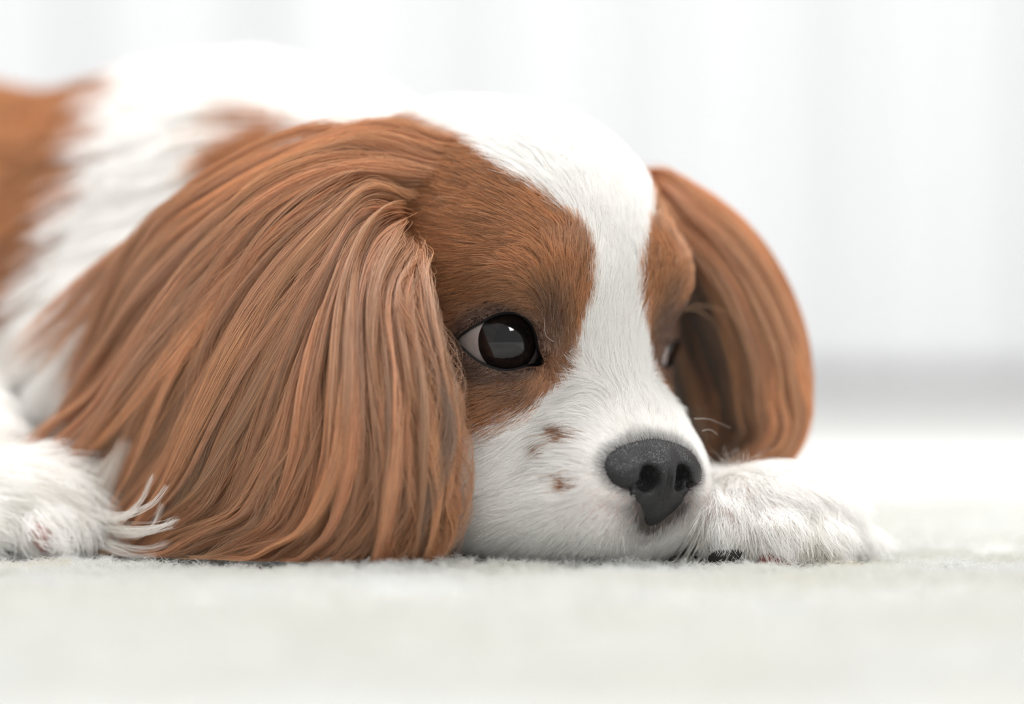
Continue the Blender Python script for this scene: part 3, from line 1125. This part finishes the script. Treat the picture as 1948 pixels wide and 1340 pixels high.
A1 = ear_locks(shN, 150, 90, 0.0060, 0.00, 0.15, 0.030, 0.05, seed=3, t0max=0.45, tmin=0.5, tips=0.35)       # under layer
A1[2][:] *= 0.5          # shade in the gaps between locks, painted into the under layer
A2 = ear_locks(shN, 85, 260, 0.0052, 0.16, 1.10, 0.030, 0.10, seed=4, t0max=0.45, tmin=0.55, tips=0.78)
A3 = ear_locks(shN, 110, 90, 0.0048, 0.25, 1.0, 0.013, 0.13, seed=5, t0max=0.4, tmin=0.3, tips=0.9)
A4 = ear_locks(shN, 500, 3, 0.0036, 0.30, 0.8, 0.010, 0.22, seed=6, t0max=0.5, tmin=0.3, tips=0.2)              # stray hairs
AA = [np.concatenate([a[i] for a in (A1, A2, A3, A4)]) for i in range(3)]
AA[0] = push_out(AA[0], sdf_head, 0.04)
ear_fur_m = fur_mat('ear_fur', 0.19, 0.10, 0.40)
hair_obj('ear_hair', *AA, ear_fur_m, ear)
print('near ear hairs', len(AA[0]), time.time() - T0)

FAR = [
    [(1172, 372, 6.9), (1235, 330, 6.2), (1300, 365, 6.0), (1385, 425, 6.0), (1455, 510, 6.1), (1505, 620, 6.2), (1522, 720, 6.2), (1515, 790, 6.0), (1500, 850, 5.8), (1460, 900, 5.6)],
    [(1172, 390, 6.8), (1240, 350, 5.8), (1300, 400, 5.1), (1370, 460, 4.8), (1430, 545, 4.7), (1475, 650, 4.7), (1492, 740, 4.8), (1500, 800, 4.8), (1480, 855, 4.8), (1435, 893, 4.8)],
    [(1175, 410, 6.8), (1245, 380, 5.4), (1300, 445, 4.9), (1355, 520, 4.7), (1405, 605, 4.7), (1440, 700, 4.7), (1450, 770, 4.8), (1460, 820, 4.8), (1440, 860, 4.9), (1405, 885, 5.0)],
    [(1180, 440, 6.9), (1250, 420, 5.5), (1295, 500, 5.5), (1335, 580, 5.7), (1370, 665, 5.9), (1398, 740, 5.9), (1408, 790, 5.9), (1410, 825, 5.9), (1400, 855, 5.9), (1372, 880, 6.0)],
    [(1185, 480, 7.1), (1250, 470, 6.0), (1280, 550, 7.0), (1305, 625, 7.8), (1330, 700, 8.2), (1350, 765, 8.1), (1358, 800, 7.8), (1360, 830, 7.5), (1355, 855, 7.3), (1340, 880, 7.2)],
    [(1190, 530, 7.4), (1245, 530, 7.0), (1255, 600, 8.8), (1265, 665, 9.8), (1275, 725, 10.2), (1285, 780, 10.0), (1290, 810, 9.6), (1290, 835, 9.3), (1290, 860, 9.0), (1285, 885, 8.8)],
]
shF = Sheet(FAR)
ear2 = flap('ear', shF, 0.03, 0.98, 0.82, -0.12, 0.25, 'blurred chestnut ear on the far side of the head')
B1 = ear_locks(shF, 60, 90, 0.0085, 0.0, 0.12, 0.05, 0.10, seed=13, t0max=0.4, tmin=0.55, tips=0.4, k=12, inner_shade=True)
B2 = ear_locks(shF, 70, 80, 0.0080, 0.1, 0.45, 0.035, 0.20, seed=14, t0max=0.5, tmin=0.5, tips=0.75, k=12, s_hi=0.8, inner_shade=True)
B4 = ear_locks(shF, 80, 2, 0.005, 0.15, 0.4, 0.02, 0.15, seed=15, t0max=0.5, tmin=0.4, tips=0.2, k=12, s_hi=.8)
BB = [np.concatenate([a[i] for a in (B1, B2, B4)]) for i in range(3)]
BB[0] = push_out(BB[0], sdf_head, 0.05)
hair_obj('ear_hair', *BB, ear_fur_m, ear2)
print('done', time.time() - T0)
# ------------------------------------------------------------------ whiskers, fringe, claws and pads
def strand_set(name, defs, rad, color, parent, k=14, copies=1, spread=0.0):
    Ps, Rs, Cs = [], [], []
    for pts in defs:
        c = catmull(at(*np.array(pts, float).T), k)
        for _ in range(copies):
            dv = rng.normal(0, spread, 3)
            t = np.linspace(0, 1, k)[:, None]
            end = rng.normal(0, spread * 1.2, 3)
            Ps.append(c + dv * (1 - t * .75) + end * t ** 2 * 0.5)
            Rs.append(rad * (1 - 0.75 * np.linspace(0, 1, k)) * rng.uniform(.7, 1.2))
            Cs.append(np.array(color) * rng.uniform(.9, 1.05))
    return hair_obj(name, np.array(Ps), np.array(Rs), np.array(Cs), fur_m, parent)


strand_set('whiskers', [
    [(985, 905, -.9), (950, 925, -1.3), (925, 960, -1.6), (915, 990, -1.7)],
    [(1060, 950, -1.2), (1030, 985, -1.6), (1020, 1030, -1.8)],
    [(1110, 985, -1.6), (1090, 1025, -1.9), (1092, 1065, -2.0)],
    [(1150, 1010, -1.9), (1140, 1045, -2.2), (1150, 1080, -2.3)],
    [(1185, 1020, -1.9), (1190, 1055, -2.2), (1206, 1082, -2.3)],
    [(1040, 880, -1.0), (1000, 900, -1.5), (965, 940, -1.8)],
    [(1320, 797, .9), (1350, 798, 1.0), (1390, 815, 1.2)],
    [(1335, 820, .9), (1352, 818, 1.0), (1368, 830, 1.1)],
    [(1075, 660, .2), (1040, 640, -.5), (1035, 600, -.9)],
    [(1070, 545, .4), (1030, 535, -.4), (985, 575, -.8)],
    [(1085, 500, .5), (1095, 540, 0), (1092, 580, -.2)],
], 0.0046, (0.93, 0.90, 0.86), dog)['label'] = 'sparse pale whiskers on the muzzle'
strand_set('brow_whiskers', [
    [(1288, 588, 3.6), (1340, 582, 3.7), (1400, 605, 3.9), (1430, 650, 4.1)],
    [(1288, 590, 3.6), (1330, 592, 3.7), (1365, 625, 3.9), (1375, 670, 4.1)],
    [(1240, 690, 2.3), (1262, 705, 2.4), (1280, 722, 2.5)],
], 0.009, (0.70, 0.42, 0.24), dog)['label'] = 'long brown whiskers over the far eye'

# long white fringe of the paw at the picture's left, and fuzz on the other
strand_set('paw_fringe', [
    [(205, 985, 2.3), (245, 980, 0.7), (290, 958, -0.1), (318, 925, -0.6)],
    [(205, 1000, 2.3), (255, 1005, 0.5), (305, 1000, -0.2), (338, 988, -0.6)],
    [(200, 1010, 2.3), (250, 1015, 0.7), (300, 1008, 0.1), (330, 990, -0.3)],
    [(200, 990, 2.3), (235, 985, 0.9), (270, 950, 0.5), (290, 905, 0.2)],
    [(210, 1020, 2.3), (260, 1020, 0.7), (290, 1000, 0.4), (308, 960, 0.2)],
    [(200, 1030, 2.2), (240, 1042, 0.7), (280, 1045, 0.4), (320, 1035, 0.2)],
    [(195, 1035, 2.2), (230, 1050, 0.7), (265, 1058, 0.5), (300, 1056, 0.4)],
    [(205, 1005, 2.3), (240, 1012, 0.7), (275, 1015, 0.1), (330, 1000, -0.2)],
], 0.0052, (0.95, 0.93, 0.89), dog, copies=22, spread=0.075)['label'] = 'long white fringe of hair on the paw'
strand_set('paw_tuft', [
    [(160, 960, 3.0), (190, 930, 2.8), (218, 890, 2.6), (240, 845, 2.5)],
    [(130, 930, 3.1), (180, 905, 2.9), (210, 880, 2.7), (236, 848, 2.6)],
    [(190, 985, 2.9), (200, 945, 2.8), (222, 895, 2.6), (240, 848, 2.5)],
    [(175, 960, 2.9), (200, 925, 2.8), (222, 885, 2.6), (240, 848, 2.5)],
], 0.009, (0.92, 0.89, 0.84), dog, copies=90, spread=0.16)['label'] = 'pointed white tuft of paw hair'
fz = []
for i in range(46):
    x0 = rng.uniform(1360, 1440)
    y0 = 905 + rng.uniform(-8, 12) + abs(x0 - 1395) * .12
    dx = (x0 - 1390) * 0.6 + rng.normal(0, 16)
    hgt = rng.uniform(20, 55)
    Yd = rng.uniform(1.0, 2.6)
    fz.append([(x0, y0, Yd), (x0 + dx * .25, y0 - hgt * .55, Yd), (x0 + dx * .6 + rng.normal(0, 4), y0 - hgt * .85, Yd - .1), (x0 + dx * 1.1, y0 - hgt * rng.uniform(.8, 1.1), Yd - .1)])
strand_set('wrist_fuzz', fz, 0.0048, (0.93, 0.90, 0.85), dog)
fr = []
for i in range(260):
    x0 = rng.uniform(1325, 1600)
    y0 = rng.uniform(945, 1000) + (x0 - 1325) * 0.10
    Yd = 0.15 + abs(x0 - 1480) / 300 + rng.uniform(-.1, .2)
    sw = -34 if x0 < 1380 else rng.normal(-10, 14)
    ye = min(1086, y0 + rng.uniform(60, 110))
    fr.append([(x0, y0, Yd), (x0 + sw * .35, y0 + (ye - y0) * .45, Yd - .45), (x0 + sw + rng.normal(0, 5), ye, Yd - .6)])
strand_set('toe_hair', fr, 0.0052, (0.95, 0.925, 0.87), dog, copies=3, spread=0.03, k=8)


def blob(name, c, r, mat, parent, label=None, n=20, m=12, tilt=0.0):
    ph = np.linspace(0, 2 * np.pi, n + 1)[:-1]
    rings = []
    ct, st = math.cos(tilt), math.sin(tilt)
    for t in np.linspace(0.03, np.pi - 0.03, m):
        x = r[0] * np.cos(t) * np.ones_like(ph)
        y = r[1] * np.sin(t) * np.cos(ph)
        z = r[2] * np.sin(t) * np.sin(ph) * (1 - 0.25 * np.cos(t))
        rings.append(np.stack([x * ct - z * st, y, x * st + z * ct], -1) + c)
    vv, ff = ring_mesh(rings, True, True)
    o = mesh_obj(name, vv, ff, mat, parent)
    if label:
        o['label'] = label
    return o


claw_m = principled('claw_horn', (0.02, 0.018, 0.016), 0.7, 0.2, noise_var=(500, (0.035, 0.03, 0.028)))
pad_m = principled('pad_skin', (0.26, 0.11, 0.095), 0.7, 0.3, bump=(1500, 0.6, 0.0004))
blob('claw', at(1380, 1060, -0.22), (0.46, 0.32, 0.21), claw_m, dog, 'dark claw under the paw hair', tilt=0.22)
blob('paw_pad', at(1476, 1074, -0.22), (0.48, 0.35, 0.32), pad_m, dog, 'pink toe pad')
pad2_m = principled('pad_skin_pale', (0.45, 0.29, 0.26), 0.6, 0.4, bump=(1500, 0.6, 0.0004))
blob('paw_pad', at(82, 1022, 1.75), (0.30, 0.4, 0.42), pad2_m, dog, 'pale pink toe pad', tilt=0.4)
